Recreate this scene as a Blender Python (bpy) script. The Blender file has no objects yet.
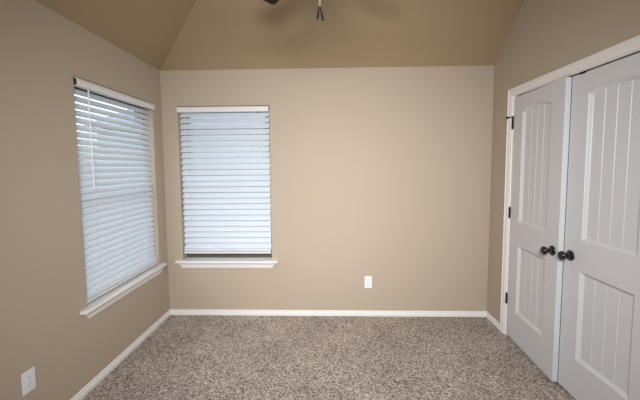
import bpy, bmesh, math, random
from mathutils import Vector, Matrix
random.seed(4)
S = bpy.context.scene
C = S.collection

# ------------------------------------------------------------------ camera
CZ = 1.491
FPX, PITCH, YAW, ROLL, SY = 310.0325, .0694, .0279, -.0071, -13.0
def cam_axes():
    def un(u, v):
        c, s = math.cos(ROLL), math.sin(ROLL); u, v = c*u+s*v, -s*u+c*v
        x, y, z = u, 1.0, -v
        c, s = math.cos(PITCH), math.sin(PITCH); y, z = c*y+s*z, -s*y+c*z
        c, s = math.cos(YAW), math.sin(YAW); x, y = c*x-s*y, s*x+c*y
        return Vector((x, y, z))
    f = un(0, 0); r = un(1, 0)-f; u = un(0, -1)-f
    return r.normalized(), u.normalized(), f.normalized()
r_, u_, f_ = cam_axes()
cd = bpy.data.cameras.new('camera'); cam = bpy.data.objects.new('camera', cd); C.objects.link(cam)
cd.sensor_width = 36; cd.lens = 36*FPX/640; cd.shift_y = SY/640; cd.clip_start = .02
m = Matrix((( r_.x, u_.x, -f_.x, 0), (r_.y, u_.y, -f_.y, 0), (r_.z, u_.z, -f_.z, CZ), (0, 0, 0, 1)))
cam.matrix_world = m
S.camera = cam

# ------------------------------------------------------------------ world, lights, exposure
w = bpy.data.worlds.new('sky'); S.world = w; w.use_nodes = True
nt = w.node_tree; bg = nt.nodes['Background']
sky = nt.nodes.new('ShaderNodeTexSky'); sky.sky_type = 'NISHITA'; sky.sun_disc = False
sky.sun_elevation = math.radians(38); sky.sun_rotation = math.radians(250); sky.dust_density = 2.5; sky.air_density = 1.0
hs = nt.nodes.new('ShaderNodeHueSaturation'); hs.inputs['Saturation'].default_value = .75
nt.links.new(sky.outputs[0], hs.inputs['Color']); nt.links.new(hs.outputs[0], bg.inputs['Color'])
bg.inputs['Strength'].default_value = .46

def area(name, loc, target, size, power, col, sizey=None, spread=180):
    l = bpy.data.lights.new(name, 'AREA'); o = bpy.data.objects.new(name, l); C.objects.link(o)
    l.size = size; l.energy = power; l.color = col; l.spread = math.radians(spread)
    if sizey: l.shape = 'RECTANGLE'; l.size_y = sizey
    o.location = loc
    o.rotation_euler = (Vector(target)-Vector(loc)).to_track_quat('-Z', 'Y').to_euler()
    return o
area('flash', (0.0, -.08, 1.80), (0.05, 3, 1.45), .26, 17, (1, .985, .965), None, 125)          # the photographer's flash, just above the camera
area('rear_fill', (0.0, -.45, 2.10), (0, 3, .55), .7, 33, (1, .985, .97), .4, 96)        # added fill lamp inside the room behind the camera, no real fixture

vs = S.view_settings
vs.view_transform = 'Standard'; vs.look = 'None'; vs.gamma = 1; vs.use_curve_mapping = False
vs.exposure = .11

# ------------------------------------------------------------------ materials
def mat(name, col, rough=.6, bump=None, metal=0, spec=.5):
    mt = bpy.data.materials.new(name); mt.use_nodes = True
    n = mt.node_tree; b = n.nodes['Principled BSDF']
    b.inputs['Base Color'].default_value = (*col, 1); b.inputs['Roughness'].default_value = rough
    b.inputs['Metallic'].default_value = metal; b.inputs['Specular IOR Level'].default_value = spec
    if bump:
        sc, st, dist = bump
        tc = n.nodes.new('ShaderNodeTexCoord'); no = n.nodes.new('ShaderNodeTexNoise'); bu = n.nodes.new('ShaderNodeBump')
        no.inputs['Scale'].default_value = sc; no.inputs['Detail'].default_value = 3
        bu.inputs['Strength'].default_value = st; bu.inputs['Distance'].default_value = dist
        n.links.new(tc.outputs['Object'], no.inputs['Vector']); n.links.new(no.outputs['Fac'], bu.inputs['Height'])
        n.links.new(bu.outputs[0], b.inputs['Normal'])
    return mt
def ramp(n, fac, stops):
    r = n.nodes.new('ShaderNodeValToRGB'); e = r.color_ramp.elements
    while len(e) < len(stops): e.new(.5)
    for k, (p, c) in enumerate(stops): e[k].position = p; e[k].color = (*c, 1)
    n.links.new(fac, r.inputs[0]); return r.outputs[0]

M = {}
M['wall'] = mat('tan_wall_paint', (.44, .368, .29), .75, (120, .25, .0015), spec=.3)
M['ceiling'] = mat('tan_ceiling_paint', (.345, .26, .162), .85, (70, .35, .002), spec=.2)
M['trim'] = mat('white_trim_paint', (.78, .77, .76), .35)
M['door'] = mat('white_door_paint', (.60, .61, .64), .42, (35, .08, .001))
M['black'] = mat('oil_rubbed_black_metal', (.012, .009, .010), .28, metal=.0, spec=.6)
M['hinge'] = mat('black_hinge_metal', (.012, .011, .012), .5, spec=.2)
M['vinyl'] = mat('white_window_vinyl', (.72, .73, .74), .4)
M['frame'] = mat('bronze_window_frame', (.085, .075, .066), .5)
M['plate'] = mat('white_plastic', (.74, .78, .82), .35)
M['slot'] = mat('dark_slot', (.08, .08, .08), .6)
M['hollow_shade'] = mat('valance_shade_brown', (.05, .025, .022), .5)  # brown that paints in the shade inside the hollow valance ends
M['cord'] = mat('white_cord', (.85, .87, .90), .6)
M['walnut'] = mat('dark_walnut', (.022, .010, .006), .7, (18, .2, .001), spec=.15)
M['fobblack'] = mat('matte_black_wood', (.006, .005, .006), .8, spec=.1)
M['bronze'] = mat('dark_bronze', (.03, .02, .016), .35, metal=.6)
M['brass'] = mat('chain_metal', (.55, .5, .42), .35, metal=.8)
M['closet'] = mat('closet_paint', (.35, .27, .2), .8)

def slat_mat():
    mt = bpy.data.materials.new('white_blind_vinyl'); mt.use_nodes = True; n = mt.node_tree
    b = n.nodes['Principled BSDF']; b.inputs['Base Color'].default_value = (.66, .72, .785, 1); b.inputs['Roughness'].default_value = .45
    t = n.nodes.new('ShaderNodeBsdfTranslucent'); t.inputs['Color'].default_value = (.62, .76, .88, 1)
    mx = n.nodes.new('ShaderNodeMixShader'); mx.inputs[0].default_value = .05
    n.links.new(b.outputs[0], mx.inputs[1]); n.links.new(t.outputs[0], mx.inputs[2])
    n.links.new(mx.outputs[0], n.nodes['Material Output'].inputs['Surface']); return mt
M['slat'] = slat_mat()
M['valance'] = mat('white_valance_vinyl', (.72, .72, .72), .4)

def glass_mat():
    mt = bpy.data.materials.new('window_glass'); mt.use_nodes = True; n = mt.node_tree
    n.nodes.remove(n.nodes['Principled BSDF'])
    t = n.nodes.new('ShaderNodeBsdfTransparent'); t.inputs[0].default_value = (.93, .96, .97, 1)
    g = n.nodes.new('ShaderNodeBsdfGlossy'); g.inputs['Roughness'].default_value = .02
    mx = n.nodes.new('ShaderNodeMixShader')
    mx.inputs[0].default_value = .05
    n.links.new(t.outputs[0], mx.inputs[1]); n.links.new(g.outputs[0], mx.inputs[2])
    n.links.new(mx.outputs[0], n.nodes['Material Output'].inputs['Surface']); return mt
M['glass'] = glass_mat()

def carpet_mat():
    mt = bpy.data.materials.new('speckled_frieze_carpet'); mt.use_nodes = True; n = mt.node_tree
    b = n.nodes['Principled BSDF']; b.inputs['Roughness'].default_value = 1; b.inputs['Specular IOR Level'].default_value = .1
    tc = n.nodes.new('ShaderNodeTexCoord')
    n1 = n.nodes.new('ShaderNodeTexNoise'); n1.inputs['Scale'].default_value = 120; n1.inputs['Detail'].default_value = 6; n1.inputs['Roughness'].default_value = .8
    n2 = n.nodes.new('ShaderNodeTexNoise'); n2.inputs['Scale'].default_value = 3.0; n2.inputs['Detail'].default_value = 4
    n3 = n.nodes.new('ShaderNodeTexVoronoi'); n3.inputs['Scale'].default_value = 130; n3.inputs['Randomness'].default_value = 1
    for q in (n1, n2, n3): n.links.new(tc.outputs['Object'], q.inputs['Vector'])
    sp = n.nodes.new('ShaderNodeSeparateColor'); n.links.new(n3.outputs['Color'], sp.inputs[0])
    cb = n.nodes.new('ShaderNodeMix'); cb.data_type = 'FLOAT'; cb.inputs[0].default_value = .42
    n.links.new(n1.outputs['Fac'], cb.inputs[2]); n.links.new(sp.outputs[0], cb.inputs[3])
    c1 = ramp(n, cb.outputs[0], [(.22, (.07, .051, .043)), (.36, (.21, .168, .147)), (.48, (.38, .325, .29)), (.62, (.54, .48, .44)), (.80, (.80, .75, .71))])
    c2 = ramp(n, n2.outputs['Fac'], [(.32, (.80, .79, .80)), (.66, (1.0, .985, .96))])
    def mul(a, c):
        x = n.nodes.new('ShaderNodeMix'); x.data_type = 'RGBA'; x.blend_type = 'MULTIPLY'; x.inputs[0].default_value = 1
        n.links.new(a, x.inputs[6]); n.links.new(c, x.inputs[7]); return x.outputs[2]
    n.links.new(mul(c1, c2), b.inputs['Base Color'])
    bu = n.nodes.new('ShaderNodeBump'); bu.inputs['Strength'].default_value = .8; bu.inputs['Distance'].default_value = .008
    n.links.new(cb.outputs[0], bu.inputs['Height']); n.links.new(bu.outputs[0], b.inputs['Normal'])
    return mt
M['carpet'] = carpet_mat()

# outside
M['grass'] = mat('dry_grass', (.16, .17, .08), .95, (20, .6, .02))
def striped(name, col, col2, scale, axis):
    mt = bpy.data.materials.new(name); mt.use_nodes = True; n = mt.node_tree; b = n.nodes['Principled BSDF']
    tc = n.nodes.new('ShaderNodeTexCoord'); wv = n.nodes.new('ShaderNodeTexWave'); wv.bands_direction = axis
    wv.inputs['Scale'].default_value = scale; wv.inputs['Distortion'].default_value = .6
    n.links.new(tc.outputs['Object'], wv.inputs['Vector'])
    n.links.new(ramp(n, wv.outputs['Fac'], [(0, col2), (.2, col), (1, col)]), b.inputs['Base Color']); b.inputs['Roughness'].default_value = .9
    return mt
M['fence'] = striped('weathered_cedar', (.30, .24, .19), (.14, .11, .09), 3.4, 'X')
M['siding'] = striped('pale_siding', (.42, .46, .50), (.36, .40, .44), 6, 'Z')
M['shingle'] = striped('grey_shingles', (.30, .36, .44), (.24, .30, .37), 3, 'Z')

# ------------------------------------------------------------------ helpers
def B(): return bmesh.new()
def box(bm, x0, x1, y0, y1, z0, z1):
    v = [bm.verts.new(p) for p in ((x0,y0,z0),(x1,y0,z0),(x1,y1,z0),(x0,y1,z0),(x0,y0,z1),(x1,y0,z1),(x1,y1,z1),(x0,y1,z1))]
    for f in ((3,2,1,0),(4,5,6,7),(0,1,5,4),(1,2,6,5),(2,3,7,6),(3,0,4,7)): bm.faces.new([v[i] for i in f])
    return v
def bbox(bm, x0, x1, y0, y1, z0, z1, r=.002, seg=2):
    t = B(); box(t, x0, x1, y0, y1, z0, z1)
    bmesh.ops.bevel(t, geom=t.edges[:], offset=r, segments=seg, affect='EDGES', profile=.5)
    merge(bm, t)
def merge(bm, t, mtx=None):
    if mtx is not None: t.transform(mtx)
    me = bpy.data.meshes.new('tmp'); t.to_mesh(me); t.free(); bm.from_mesh(me); bpy.data.meshes.remove(me)
def prism(bm, pts, fn, a, b):
    """closed outline pts (2D) extruded between a and b; fn(p, t) -> 3D"""
    va = [bm.verts.new(fn(p, a)) for p in pts]; vb = [bm.verts.new(fn(p, b)) for p in pts]
    n = len(pts)
    for i in range(n): bm.faces.new((va[i], va[(i+1) % n], vb[(i+1) % n], vb[i]))
    bm.faces.new(va[::-1]); bm.faces.new(vb)
def tube(bm, p0, p1, r0, r1=None, n=12):
    r1 = r0 if r1 is None else r1
    p0, p1 = Vector(p0), Vector(p1); d = (p1-p0); q = d.to_track_quat('Z', 'Y')
    a = [bm.verts.new(p0+q@Vector((r0*math.cos(k*math.tau/n), r0*math.sin(k*math.tau/n), 0))) for k in range(n)]
    b = [bm.verts.new(p1+q@Vector((r1*math.cos(k*math.tau/n), r1*math.sin(k*math.tau/n), 0))) for k in range(n)]
    for k in range(n): bm.faces.new((a[k], a[(k+1) % n], b[(k+1) % n], b[k]))
    bm.faces.new(a[::-1]); bm.faces.new(b)
def lathe(bm, prof, mtx, n=28):
    """prof: list of (r, h) along +z of mtx"""
    rings = []
    for r, h in prof:
        if r < 1e-6: rings.append([bm.verts.new(mtx@Vector((0, 0, h)))])
        else: rings.append([bm.verts.new(mtx@Vector((r*math.cos(k*math.tau/n), r*math.sin(k*math.tau/n), h))) for k in range(n)])
    for a, b in zip(rings, rings[1:]):
        for k in range(n):
            k2 = (k+1) % n
            if len(a) == 1 and len(b) > 1: bm.faces.new((a[0], b[k], b[k2]))
            elif len(b) == 1 and len(a) > 1: bm.faces.new((a[k], a[k2], b[0]))
            elif len(a) > 1: bm.faces.new((a[k], a[k2], b[k2], b[k]))
    if len(rings[0]) > 1: bm.faces.new(rings[0][::-1])
    if len(rings[-1]) > 1: bm.faces.new(rings[-1])
def obj(name, bm, mt, parent=None, smooth=False, label=None, kind=None, cat=None):
    bmesh.ops.recalc_face_normals(bm, faces=bm.faces[:])
    me = bpy.data.meshes.new(name); bm.to_mesh(me); bm.free(); me.materials.append(M[mt])
    if smooth:
        me.polygons.foreach_set('use_smooth', [True]*len(me.polygons))
        try: me.set_sharp_from_angle(angle=math.radians(35))
        except Exception: pass
    o = bpy.data.objects.new(name, me); C.objects.link(o)
    if parent: o.parent = parent
    if label: o['label'] = label
    if kind: o['kind'] = kind
    if cat: o['category'] = cat
    return o
def empty(name, loc, rz=0, label=None, cat=None, kind=None, group=None):
    o = bpy.data.objects.new(name, None); C.objects.link(o); o.empty_display_size = .1
    o.location = loc; o.rotation_euler = (0, 0, rz)
    for k, v in (('label', label), ('category', cat), ('kind', kind), ('group', group)):
        if v: o[k] = v
    return o
def struct(name, bm, mt, label, cat, smooth=False): return obj(name, bm, mt, None, smooth, label, 'structure', cat)

# ------------------------------------------------------------------ room shell
XL, XR, YB, YF, H, HT = -1.61, 1.545, 2.997, -.75, 2.407, 3.05
T = .15
SB, SL = .90, .72                                   # slopes of the vault above back and left wall
WZ0, WZ1 = .56, 2.07                                # window opening
LW = (1.959, 2.842); BW = (-1.455, -.565)
DY0, DY1, DZ = 1.418, 2.680, 2.068                  # closet opening

bm = B(); box(bm, XL-T, XR+T, YF-T, YB+T, -.12, 0)
struct('floor', bm, 'carpet', 'brown and beige speckled carpet covering the whole floor', 'carpet')

bm = B()
box(bm, XL-T, XL, YF-T, LW[0], 0, H); box(bm, XL-T, XL, LW[1], YB, 0, H)
box(bm, XL-T, XL, LW[0], LW[1], 0, WZ0-.02); box(bm, XL-T, XL, LW[0], LW[1], WZ1, H)
struct('wall_left', bm, 'wall', 'tan painted left wall with the side window', 'wall')
bm = B()
box(bm, XL-T, BW[0], YB, YB+T, 0, H); box(bm, BW[1], XR+T, YB, YB+T, 0, H)
box(bm, BW[0], BW[1], YB, YB+T, 0, WZ0-.02); box(bm, BW[0], BW[1], YB, YB+T, WZ1, H)
struct('wall_back', bm, 'wall', 'tan painted back wall facing the viewer', 'wall')
bm = B()
box(bm, XR, XR+.115, YF-T, DY0, 0, HT+.1); box(bm, XR, XR+.115, DY1, YB, 0, HT+.1); box(bm, XR, XR+.115, DY0, DY1, DZ, HT+.1)
struct('wall_right', bm, 'wall', 'tan painted right wall around the closet', 'wall')
bm = B(); box(bm, XL, XR, YF-T, YF, 0, HT+.1)
struct('wall_front', bm, 'wall', 'tan painted wall behind the viewer', 'wall')
# vault: left slope, back slope and flat top, meeting in hips; closed slab
def ceil(z_off):
    xa = XL+(HT-H)/SL; ya = YB-(HT-H)/SB
    return [(XL, YB, H), (XR, YB, H), (XL, YF, H), (xa, ya, HT), (XR, ya, HT), (xa, YF, HT), (XR, YF, HT)]
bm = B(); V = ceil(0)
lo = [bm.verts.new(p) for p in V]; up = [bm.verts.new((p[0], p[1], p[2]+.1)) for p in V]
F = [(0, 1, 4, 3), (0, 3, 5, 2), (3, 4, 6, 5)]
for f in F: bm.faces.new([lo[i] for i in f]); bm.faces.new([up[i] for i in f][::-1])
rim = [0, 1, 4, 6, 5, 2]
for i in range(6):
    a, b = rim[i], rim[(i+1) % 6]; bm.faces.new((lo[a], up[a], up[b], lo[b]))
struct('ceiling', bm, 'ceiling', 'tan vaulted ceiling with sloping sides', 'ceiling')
# closet interior behind the doors
bm = B()
x1 = XR+.115
box(bm, x1+.6, x1+.65, DY0-.3, DY1+.3, 0, 2.45); box(bm, x1, x1+.65, DY0-.35, DY0-.3, 0, 2.45)
box(bm, x1, x1+.65, DY1+.3, DY1+.35, 0, 2.45); box(bm, x1, x1+.65, DY0-.35, DY1+.35, 2.45, 2.5); box(bm, x1, x1+.65, DY0-.35, DY1+.35, -.1, 0)
struct('wall_closet', bm, 'closet', 'tan closet walls behind the double doors', 'wall')

# baseboards: profile (depth, height)
BBP = [(0, 0), (.015, 0), (.015, .027), (.013, .0295), (.0085, .031), (.0075, .036), (.0095, .041), (.0095, .047), (.006, .051), (0, .052)]
def baseboard(name, fn, a, b, label):
    bm = B(); prism(bm, BBP, fn, a, b); struct(name, bm, 'trim', label, 'baseboard')
baseboard('baseboard_back', lambda p, t: (t, YB-p[0], p[1]), XL, XR, 'white baseboard along the back wall')
baseboard('baseboard_left', lambda p, t: (XL+p[0], t, p[1]), YF, YB-.014, 'white baseboard along the left wall')
baseboard('baseboard_right', lambda p, t: (XR-p[0], t, p[1]), 2.737, YB-.014, 'short white baseboard between back wall and closet')
baseboard('baseboard_right_near', lambda p, t: (XR-p[0], t, p[1]), YF, 1.362, 'white baseboard on the right wall nearer the viewer')

# ------------------------------------------------------------------ windows + blinds (local: x along wall, -y into the room, z up; origin on stool top)
def window(name, loc, rz, wd, label):
    hgt = WZ1-WZ0; h = wd/2
    t = empty(name, loc, rz, label, 'window', 'structure')
    bm = B()
    y0, y1, fw = .085, .135, .032
    for q in ((-h, -h+fw, 0, hgt), (h-fw, h, 0, hgt)): bbox(bm, q[0], q[1], y0, y1, q[2], q[3])
    for q in ((0, fw), (hgt-fw, hgt)): bbox(bm, -h+fw, h-fw, y0, y1, q[0], q[1])
    obj('window_frame', bm, 'frame', t)
    mid = hgt*.5
    for nm, z0, z1, ya in (('lower', fw, mid+.02, .088), ('upper', mid-.02, hgt-fw, .112)):
        bm = B(); sw = .034
        bbox(bm, -h+fw, -h+fw+sw, ya, ya+.022, z0, z1); bbox(bm, h-fw-sw, h-fw, ya, ya+.022, z0, z1)
        bbox(bm, -h+fw+sw, h-fw-sw, ya, ya+.022, z0, z0+sw); bbox(bm, -h+fw+sw, h-fw-sw, ya, ya+.022, z1-sw, z1)
        s = obj('sash', bm, 'frame', t)
        bm = B(); box(bm, -h+fw+sw, h-fw-sw, ya+.009, ya+.013, z0+sw, z1-sw); obj('pane', bm, 'glass', s)
    # stool (inner sill board with ears) and apron
    bm = B(); e = .062
    pts = [(-h-e, 0), (-h-e, -.042), (-h-e+.006, -.048), (h+e-.006, -.048), (h+e, -.042), (h+e, 0), (h, 0), (h, .085), (-h, .085), (-h, 0)]
    prism(bm, pts, lambda p, z: (p[0], p[1], z), -.020, 0)
    bmesh.ops.bevel(bm, geom=[ed for ed in bm.edges if all(v.co.y < -.03 for v in ed.verts)], offset=.004, segments=2, affect='EDGES')
    obj('sill', bm, 'trim', t, True)
    bm = B()
    def ap(xe, y, z): return [bm.verts.new((-xe, 0, z)), bm.verts.new((-xe, y, z)), bm.verts.new((xe, y, z)), bm.verts.new((xe, 0, z))]
    rings = [ap(h+.034, -.030, -.020), ap(h+.034, -.030, -.028), ap(h+.026, -.020, -.040), ap(h+.012, -.017, -.062), ap(h+.002, -.012, -.078), ap(h-.004, -.010, -.080)]
    for a, b in zip(rings, rings[1:]):
        for k in range(4): bm.faces.new((a[k], a[(k+1) % 4], b[(k+1) % 4], b[k]))
    bm.faces.new(rings[0]); bm.faces.new(rings[-1])
    obj('apron', bm, 'trim', t)
    return t
LC = (XL, (LW[0]+LW[1])/2, WZ0); BC = ((BW[0]+BW[1])/2, YB, WZ0)
window('window_1', LC, math.pi/2, LW[1]-LW[0], 'window in the left wall behind closed white blinds')
window('window_2', BC, 0, BW[1]-BW[0], 'window in the back wall behind closed white blinds')

def blind(loc, rz, wd, label, side):
    hgt = WZ1-WZ0; h = wd/2-.004
    t = empty('window_blind', loc, rz, label, 'blinds', None, 'white horizontal window blinds')
    ztop = hgt-.007
    # valance, gently rounded front with closed returns
    bm = B(); dz = .056
    pr = [(.030, ztop), (-.008, ztop), (-.017, ztop-.004), (-.023, ztop-.013), (-.025, ztop-.028), (-.023, ztop-.043), (-.018, ztop-.052), (-.012, ztop-dz), (-.009, ztop-dz),
          (-.016, ztop-.048), (-.019, ztop-.028), (-.017, ztop-.013), (-.009, ztop-.005), (.030, ztop-.005)]
    prism(bm, pr, lambda p, x: (x, p[0], p[1]), -h, h)
    val = obj('valance', bm, 'valance', t, True)
    bm = B()
    box(bm, -h+.01, h-.01, .006, .055, ztop-.045, ztop-.006)
    obj('headrail', bm, 'vinyl', t)
    for x0_, x1_ in ((-h+.001, -h+.004), (h-.004, h-.001)):  # added end pieces, coloured as the shade inside the open valance
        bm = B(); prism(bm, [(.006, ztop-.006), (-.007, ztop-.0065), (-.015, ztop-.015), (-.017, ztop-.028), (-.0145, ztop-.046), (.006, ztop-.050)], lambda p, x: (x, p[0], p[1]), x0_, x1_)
        obj('end_shade', bm, 'hollow_shade', t, label='dark brown end piece, painted shade of the hollow valance')
    # slats
    tilt = math.radians(SLAT_TILT-(0 if side else 1.5))
    n, pitch, z0, hw, rz_ = (30, .0462, 1.982-WZ0, .0258, .030) if side else (24, .0562, 1.992-WZ0, .0315, .076)
    bm = B(); yc = .036
    sw = h-.006
    zs = []
    for k in range(n):
        z = z0-k*pitch; zs.append(z)
        a = tilt + math.radians(random.uniform(-1.2, 1.2)); j = random.uniform(-.0012, .0012)
        s = B(); rows = []
        for i in range(7):
            u = -1+i/3
            rows.append((hw*u, .0012*(1-u*u)))
        prof = [(u, c+.0014) for u, c in rows]+[(u, c-.0014) for u, c in rows[::-1]]
        ca, sa = math.cos(a), math.sin(a)
        prism(s, prof, lambda p, x: (x+j, yc+p[0]*ca-p[1]*sa, z+p[0]*sa+p[1]*ca), -sw, sw)
        merge(bm, s)
    # last loose slats resting on the rail
    for z, a in ((rz_+.036, math.radians(36)), (rz_+.020, math.radians(14))):
        s = B(); ca, sa = math.cos(a), math.sin(a)
        prism(s, [(-hw, .0015), (0, .0035), (hw, .0015), (hw, -.0015), (0, 0), (-hw, -.0015)], lambda p, x: (x, yc+p[0]*ca-p[1]*sa, z+p[0]*sa+p[1]*ca), -sw, sw)
        merge(bm, s)
    obj('slats', bm, 'slat', t, True)
    bm = B()
    s = B(); box(s, -sw, sw, -hw, hw, -.010, .010)
    bmesh.ops.bevel(s, geom=s.edges[:], offset=.003, segments=2, affect='EDGES')
    merge(bm, s, Matrix.Translation((0, yc, rz_))@Matrix.Rotation(math.radians(8), 4, 'X'))
    obj('bottom_rail', bm, 'valance', t)
    for x in (-.283, -.003, .292):
        bm = B()
        for yy in (yc-hw*.72, yc+hw*.98): tube(bm, (x, yy, ztop-.04), (x, yy, rz_+.002), .0006, n=6)
        for z in zs: tube(bm, (x, yc-hw*.72, z-hw*.88), (x, yc+hw*.98, z-hw*.82), .0006, n=5)
        obj('ladder_cord', bm, 'cord', t)
    def tassel(x, z, y=-.006):
        bm = B(); tube(bm, (x, .0, ztop-.05), (x, y, ztop-.06), .0011, n=6); tube(bm, (x, y, ztop-.06), (x, y, z+.02), .0011, n=6)
        cdo = obj('lift_cord', bm, 'cord', t)
        bm = B(); lathe(bm, [(.0, .030), (.003, .030), (.006, .014), (.0085, .002), (.006, -.002), (0, -.002)], Matrix.Translation((x, y, z)), 14)
        obj('tassel', bm, 'cord', cdo, True)
    if side:
        x = -.338
        bm = B(); tube(bm, (x, -.004, ztop-.050), (x, -.012, ztop-.064), .002, n=8)
        tube(bm, (x, -.012, ztop-.062), (x+.002, -.014, 1.352-WZ0), .0042, n=6); tube(bm, (x+.002, -.014, 1.352-WZ0), (x+.002, -.014, 1.338-WZ0), .0055, n=8)
        obj('tilt_wand', bm, 'cord', t)
    else:
        tassel(.346, 1.550-WZ0); tassel(-.375, 1.190-WZ0)
        bm = B(); bbox(bm, .335, .352, -.008, .002, ztop-.063, ztop-.056, .001); obj('cord_lock', bm, 'hinge', t)
    return t
SLAT_TILT = 57
blind(LC, math.pi/2, LW[1]-LW[0], 'white slatted blinds with a tilt wand in the left wall window', True)
blind(BC, 0, BW[1]-BW[0], 'white slatted blinds with hanging cord tassels in the back wall window', False)

# ------------------------------------------------------------------ closet: casing, jamb, doors
CI0, CI1, CZT, CW = DY0+.012, DY1-.012, 2.056, .064
bm = B()
prof = [(0, 0), (0, .009), (.003, .011), (.014, .011), (.018, .0145), (.042, .016), (.048, .0125), (.052, .018), (.061, .018), (.064, .015), (.064, 0)]
def ring(y, z, dy, dz): return [bm.verts.new((XR-d, y+dy*tt, z+dz*tt)) for tt, d in prof]
rs = [ring(CI0, 0, -1, 0), ring(CI0, CZT, -1, 1), ring(CI1, CZT, 1, 1), ring(CI1, 0, 1, 0)]
for a, b in zip(rs, rs[1:]):
    for k in range(len(prof)): k2 = (k+1) % len(prof); bm.faces.new((a[k], a[k2], b[k2], b[k]))
bm.faces.new(rs[0]); bm.faces.new(rs[-1])
struct('trim_1', bm, 'trim', 'white moulded casing around the closet doors', 'door casing')
bm = B()
box(bm, XR, XR+.115, DY0, DY0+.018, 0, DZ); box(bm, XR, XR+.115, DY1-.018, DY1, 0, DZ); box(bm, XR, XR+.115, DY0+.018, DY1-.018, DZ-.018, DZ)
jam = struct('trim_2', bm, 'trim', 'white jamb lining the closet opening', 'door jamb')


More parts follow.
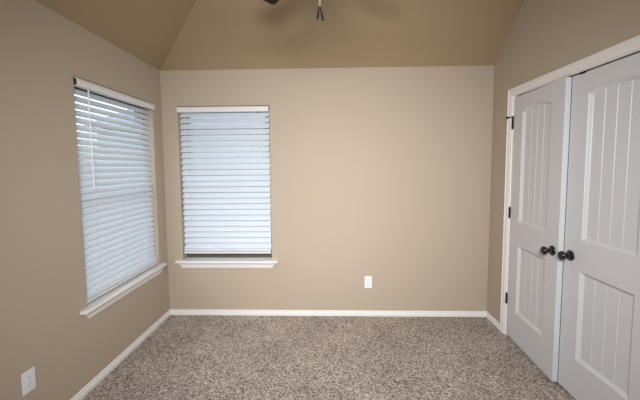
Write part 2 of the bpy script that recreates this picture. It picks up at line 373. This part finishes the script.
LEAFW, LZ0, LZ1, TH = .608, .014, 2.0385, .035
def door(name, loc, rz, mir, label):
    """local: leaf spans x 0..LEAFW from hinge, front face at y=0 looking to -y, thickness to +y"""
    t = empty(name, loc, rz, label, 'door', 'structure')
    sgn = -1 if mir else 1
    def P(x, y, z): return (sgn*x, y, z)
    st = .132
    xa, xb = st, LEAFW-st
    panels = [(.262, .826, 0), (1.020, 1.906, .037)]
    def outline(z0, z1, arch, ins, n=14):
        a, b, c, d = xa+ins, xb-ins, z0+ins, z1-ins
        pts = [(a, c), (b, c)]
        if not arch: return pts+[(b, d), (a, d)]
        half = (xb-xa)/2; R = (half*half+arch*arch)/(2*arch); cx = (xa+xb)/2; cz = z1+arch-R
        r = R-ins; out = []
        for k in range(n+1):
            x = b+(a-b)*k/n; out.append((x, cz+math.sqrt(r*r-(x-cx)**2)))
        return pts+out
    bm = B(); edges = []
    def loop(pts, y):
        vs_ = [bm.verts.new(P(x, y, z)) for x, z in pts]
        return vs_, [bm.edges.new((vs_[i], vs_[(i+1) % len(vs_)])) for i in range(len(vs_))]
    ov, oe = loop([(0, LZ0), (LEAFW, LZ0), (LEAFW, LZ1), (0, LZ1)], 0); edges += oe
    steps = [(0, 0), (.002, .003), (.0165, .0130), (.0185, .0155), (.020, .016)]
    for z0, z1, arch in panels:
        prev = None
        for ins, dep in steps:
            v_, e_ = loop(outline(z0, z1, arch, ins), dep)
            if prev is None: edges += e_
            else:
                for i in range(len(v_)): bm.faces.new((prev[i], prev[(i+1) % len(v_)], v_[(i+1) % len(v_)], v_[i]))
            prev = v_
    bmesh.ops.triangle_fill(bm, edges=edges, use_beauty=True)
    bk = [bm.verts.new(P(x, TH, z)) for x, z in ((0, LZ0), (LEAFW, LZ0), (LEAFW, LZ1), (0, LZ1))]
    for i in range(4): bm.faces.new((ov[i], ov[(i+1) % 4], bk[(i+1) % 4], bk[i]))
    bm.faces.new(bk)
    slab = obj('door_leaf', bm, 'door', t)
    # plank panels with v-grooves
    for z0, z1, arch in panels:
        ins = steps[-1][0]; dep = steps[-1][1]
        a, b = xa+ins, xb-ins; half = (xb-xa)/2; cx = (xa+xb)/2
        pw = (b-a)/4; xs = []
        for i in range(4):
            x0, x1_ = a+i*pw, a+(i+1)*pw; g = .003
            xs.append((x0 + (g if i else 0), dep))
            for q in (.33, .66): xs.append((x0+pw*q, dep))
            xs.append((x1_-(g if i < 3 else 0), dep))
            if i < 3: xs.append((x1_, dep+.004))
        bm = B(); pv = None
        for x, d in xs:
            zt = z1-ins
            if arch:
                R = (half*half+arch*arch)/(2*arch); zt = z1+arch-R+math.sqrt((R-ins)**2-(x-cx)**2)
            c = (bm.verts.new(P(x, d, z0+ins)), bm.verts.new(P(x, d, zt)), bm.verts.new(P(x, d+.008, zt)), bm.verts.new(P(x, d+.008, z0+ins)))
            if pv:
                for k in range(4): bm.faces.new((pv[k], pv[(k+1) % 4], c[(k+1) % 4], c[k]))
            else: bm.faces.new(c)
            pv = c
        bm.faces.new(pv)
        obj('door_panel', bm, 'door', t)
    # knob
    bm = B()
    mt = Matrix.Translation(P(LEAFW-.066+.012, 0, .905))@Matrix.Rotation(math.radians(90), 4, 'X')
    lathe(bm, [(0, -.001), (.033, -.001), (.034, .003), (.032, .007), (.024, .010), (.0145, .013), (.012, .020), (.0125, .030), (.016, .035), (.023, .040), (.0275, .048), (.028, .055), (.025, .063), (.018, .068), (.008, .070), (0, .0702)], mt, 32)
    obj('door_knob', bm, 'black', t, True, 'round black door knob')
    if mir:
        bm = B(); bbox(bm, *sorted((sgn*(LEAFW-.105), sgn*(LEAFW-.055))), -.003, .025, LZ1-.004, LZ1+.007, .001); obj('ball_catch', bm, 'hinge', t, label='small black ball catch')
    # hinges
    for hz in HZ:
        bm = B()
        bx_ = -.006
        for k in range(5): tube(bm, P(bx_, -.006, hz-.045+k*.018), P(bx_, -.006, hz-.045+k*.018+.0175), .0062, n=14)
        tube(bm, P(bx_, -.006, hz-.049), P(bx_, -.006, hz+.049), .0045, n=10)
        bbox(bm, *sorted((sgn*-.004, sgn*.003)), -.004, .001, hz-.044, hz+.044, .0005, 1)
        hg = obj('hinge', bm, 'hinge', t, True, 'black butt hinge')
        if hz > 1.6 and not mir_hide(mir):
            bm = B(); z = hz+.052
            tube(bm, P(bx_, -.006, z-.004), P(bx_, -.006, z+.004), .009, n=14)
            tube(bm, P(bx_, -.006, z), P(bx_-.022, -.030, z+.001), .0038, n=8)
            tube(bm, P(bx_-.022, -.030, z+.001), P(bx_-.026, -.032, z+.001), .004, .004, n=8)
            tube(bm, P(bx_-.026, -.032, z+.001), P(bx_-.040, -.030, z+.001), .010, .010, n=14)
            tube(bm, P(bx_, -.006, z), P(bx_+.020, -.016, z), .0028, n=8); tube(bm, P(bx_+.020, -.018, z), P(bx_+.020, -.008, z), .006, n=12)
            obj('hinge_stop', bm, 'black', hg, True, 'black hinge pin door stop')
    return t
HZ = (.330, 1.080, 1.830)
def mir_hide(mir): return mir
# far leaf hinged near the back wall, standing about 35 mm ajar; near leaf closed
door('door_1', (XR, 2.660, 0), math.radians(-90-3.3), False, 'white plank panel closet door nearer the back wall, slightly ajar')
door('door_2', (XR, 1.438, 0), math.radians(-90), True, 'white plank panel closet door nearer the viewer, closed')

# ------------------------------------------------------------------ wall plates
def outlet(loc, rz, label):
    t = empty('wall_outlet', loc, rz, label, 'outlet', None, 'white wall outlets')
    bm = B(); bbox(bm, -.036, .036, -.006, 0, -.060, .060, .0025, 3); obj('cover_plate', bm, 'plate', t)
    for z in (-.020, .020):
        bm = B(); q = B(); box(q, -.0165, .0165, -.0075, -.004, z-.0135, z+.0135)
        bmesh.ops.bevel(q, geom=[e for e in q.edges if abs(e.verts[0].co.y-e.verts[1].co.y) > .002], offset=.006, segments=4, affect='EDGES'); merge(bm, q)
        r = obj('receptacle', bm, 'plate', t)
        bm = B()
        for x in (-.006, .006): box(bm, x-.001, x+.001, -.0079, -.0070, z-.001, z+.007)
        tube(bm, (0, -.0079, z-.007), (0, -.0070, z-.007), .002, n=10)
        obj('slots', bm, 'slot', r)
    bm = B(); tube(bm, (0, -.0070, 0), (0, -.005, 0), .003, n=12); obj('screw', bm, 'plate', t)
outlet((.385, YB, .341), 0, 'white wall outlet low on the back wall, right of centre')
outlet((XL, 1.537, .352), math.pi/2, 'white wall outlet low on the left wall, below and left of the window')

# ------------------------------------------------------------------ ceiling fan
FX, FY, FZ = -.030, 1.20, 2.375
t = empty('ceiling_fan', (FX, FY, HT), 0, 'dark brown ceiling fan with pull chains hanging from the vaulted ceiling', 'ceiling fan')
def fz(z): return z-HT
bm = B(); lathe(bm, [(0, 0), (.065, 0), (.068, -.02), (.05, -.06), (.025, -.075), (0, -.075)], Matrix()); obj('canopy', bm, 'bronze', t, True)
bm = B(); tube(bm, (0, 0, -.07), (0, 0, fz(2.52)), .0125, n=16); obj('downrod', bm, 'bronze', t, True)
bm = B(); lathe(bm, [(0, fz(2.53)), (.03, fz(2.53)), (.06, fz(2.51)), (.11, fz(2.49)), (.125, fz(2.46)), (.125, fz(2.42)), (.10, fz(2.395)), (0, fz(2.39))], Matrix()); obj('motor_housing', bm, 'bronze', t, True)
bm = B(); lathe(bm, [(0, fz(2.39)), (.065, fz(2.39)), (.07, fz(2.36)), (.065, fz(2.30)), (.045, fz(2.28)), (0, fz(2.275))], Matrix()); obj('switch_housing', bm, 'bronze', t, True)
for k in range(5):
    ang = math.radians(31.5+72*k)                 # from +y towards -x
    R0 = Matrix.Rotation(ang, 4, 'Z')
    tlt = Matrix.Translation((0, 0, fz(FZ)))@Matrix.Rotation(math.radians(12), 4, 'Y')
    bm = B(); pts = []
    r0, r1 = .185, .600
    pts = [(-.050, r0+.01), (-.040, r0), (.040, r0), (.050, r0+.01)]
    pts += [(.058, .35), (.064, .50)]
    for j in range(9):
        a = math.radians(j*22.5); pts.append((.025*math.cos(a)+(.039 if j < 4 else -.039 if j > 4 else 0), r1-.025+.025*math.sin(a)))
    pts += [(-.064, .50), (-.058, .35)]
    prism(bm, pts, lambda p, z: (p[0], p[1], z), -.003, .003)
    bm.transform(R0@tlt); bl = obj('blade', bm, 'walnut', t)
    bm = B()
    prism(bm, [(-.018, .10), (.018, .10), (.014, .17), (.030, .20), (.030, .255), (0, .27), (-.030, .255), (-.030, .20), (-.014, .17)], lambda p, z: (p[0], p[1], z), .0035, .0080)
    bm.transform(R0@tlt); obj('blade_bracket', bm, 'bronze', bl)
for (dx, dy, tx, ty, L) in ((.002, .0, .011, .0, .052), (-.002, .0, -.007, .004, .044)):
    zb = fz(2.082)
    bm = B(); z = fz(2.29)
    tube(bm, (dx, dy, z), (dx, dy, zb), .0006, n=5)
    while z > zb:
        s = B(); bmesh.ops.create_icosphere(s, subdivisions=1, radius=.0014); merge(bm, s, Matrix.Translation((dx, dy, z))); z -= .0042
    ch = obj('pull_chain', bm, 'brass', t, True)
    bm = B(); a = Vector((dx, dy, zb)); d = Vector((tx, ty, -L))
    lathe(bm, [(0, 0), (.002, 0), (.0025, .2*L), (.0045, .7*L), (.0042, .95*L), (0, L)], Matrix.Translation(a)@d.to_track_quat('Z', 'Y').to_matrix().to_4x4(), 12)
    obj('fob', bm, 'fobblack', ch, True, 'black pull fob')

# ------------------------------------------------------------------ outside, seen through the blinds
bm = B(); box(bm, -30, 30, -30, 40, -.5, -.35); struct('ground', bm, 'grass', 'lawn outside the windows', 'lawn')
bm = B(); box(bm, -4, 5, 7.0, 7.04, -.35, 1.5); obj('fence', bm, 'fence', None, False, 'weathered wooden fence outside the back window', None, 'fence')
hs_ = empty('neighbour_house', (-6, 16.8, -.35), 0, 'pale siding house with a blue grey gable roof beyond the fence', 'house')
bm = B(); prism(bm, [(-3.4, 0), (3.4, 0), (3.4, 3.63), (0, 4.97), (-3.4, 3.63)], lambda p, x: (x, p[0], p[1]), -4.1, 4.2); obj('wall', bm, 'siding', hs_)
bm = B(); prism(bm, [(-3.8, 3.49), (0, 4.99), (3.8, 3.49), (3.8, 3.61), (0, 5.11), (-3.8, 3.61)], lambda p, x: (x, p[0], p[1]), -4.4, 4.5); obj('roof', bm, 'shingle', hs_)
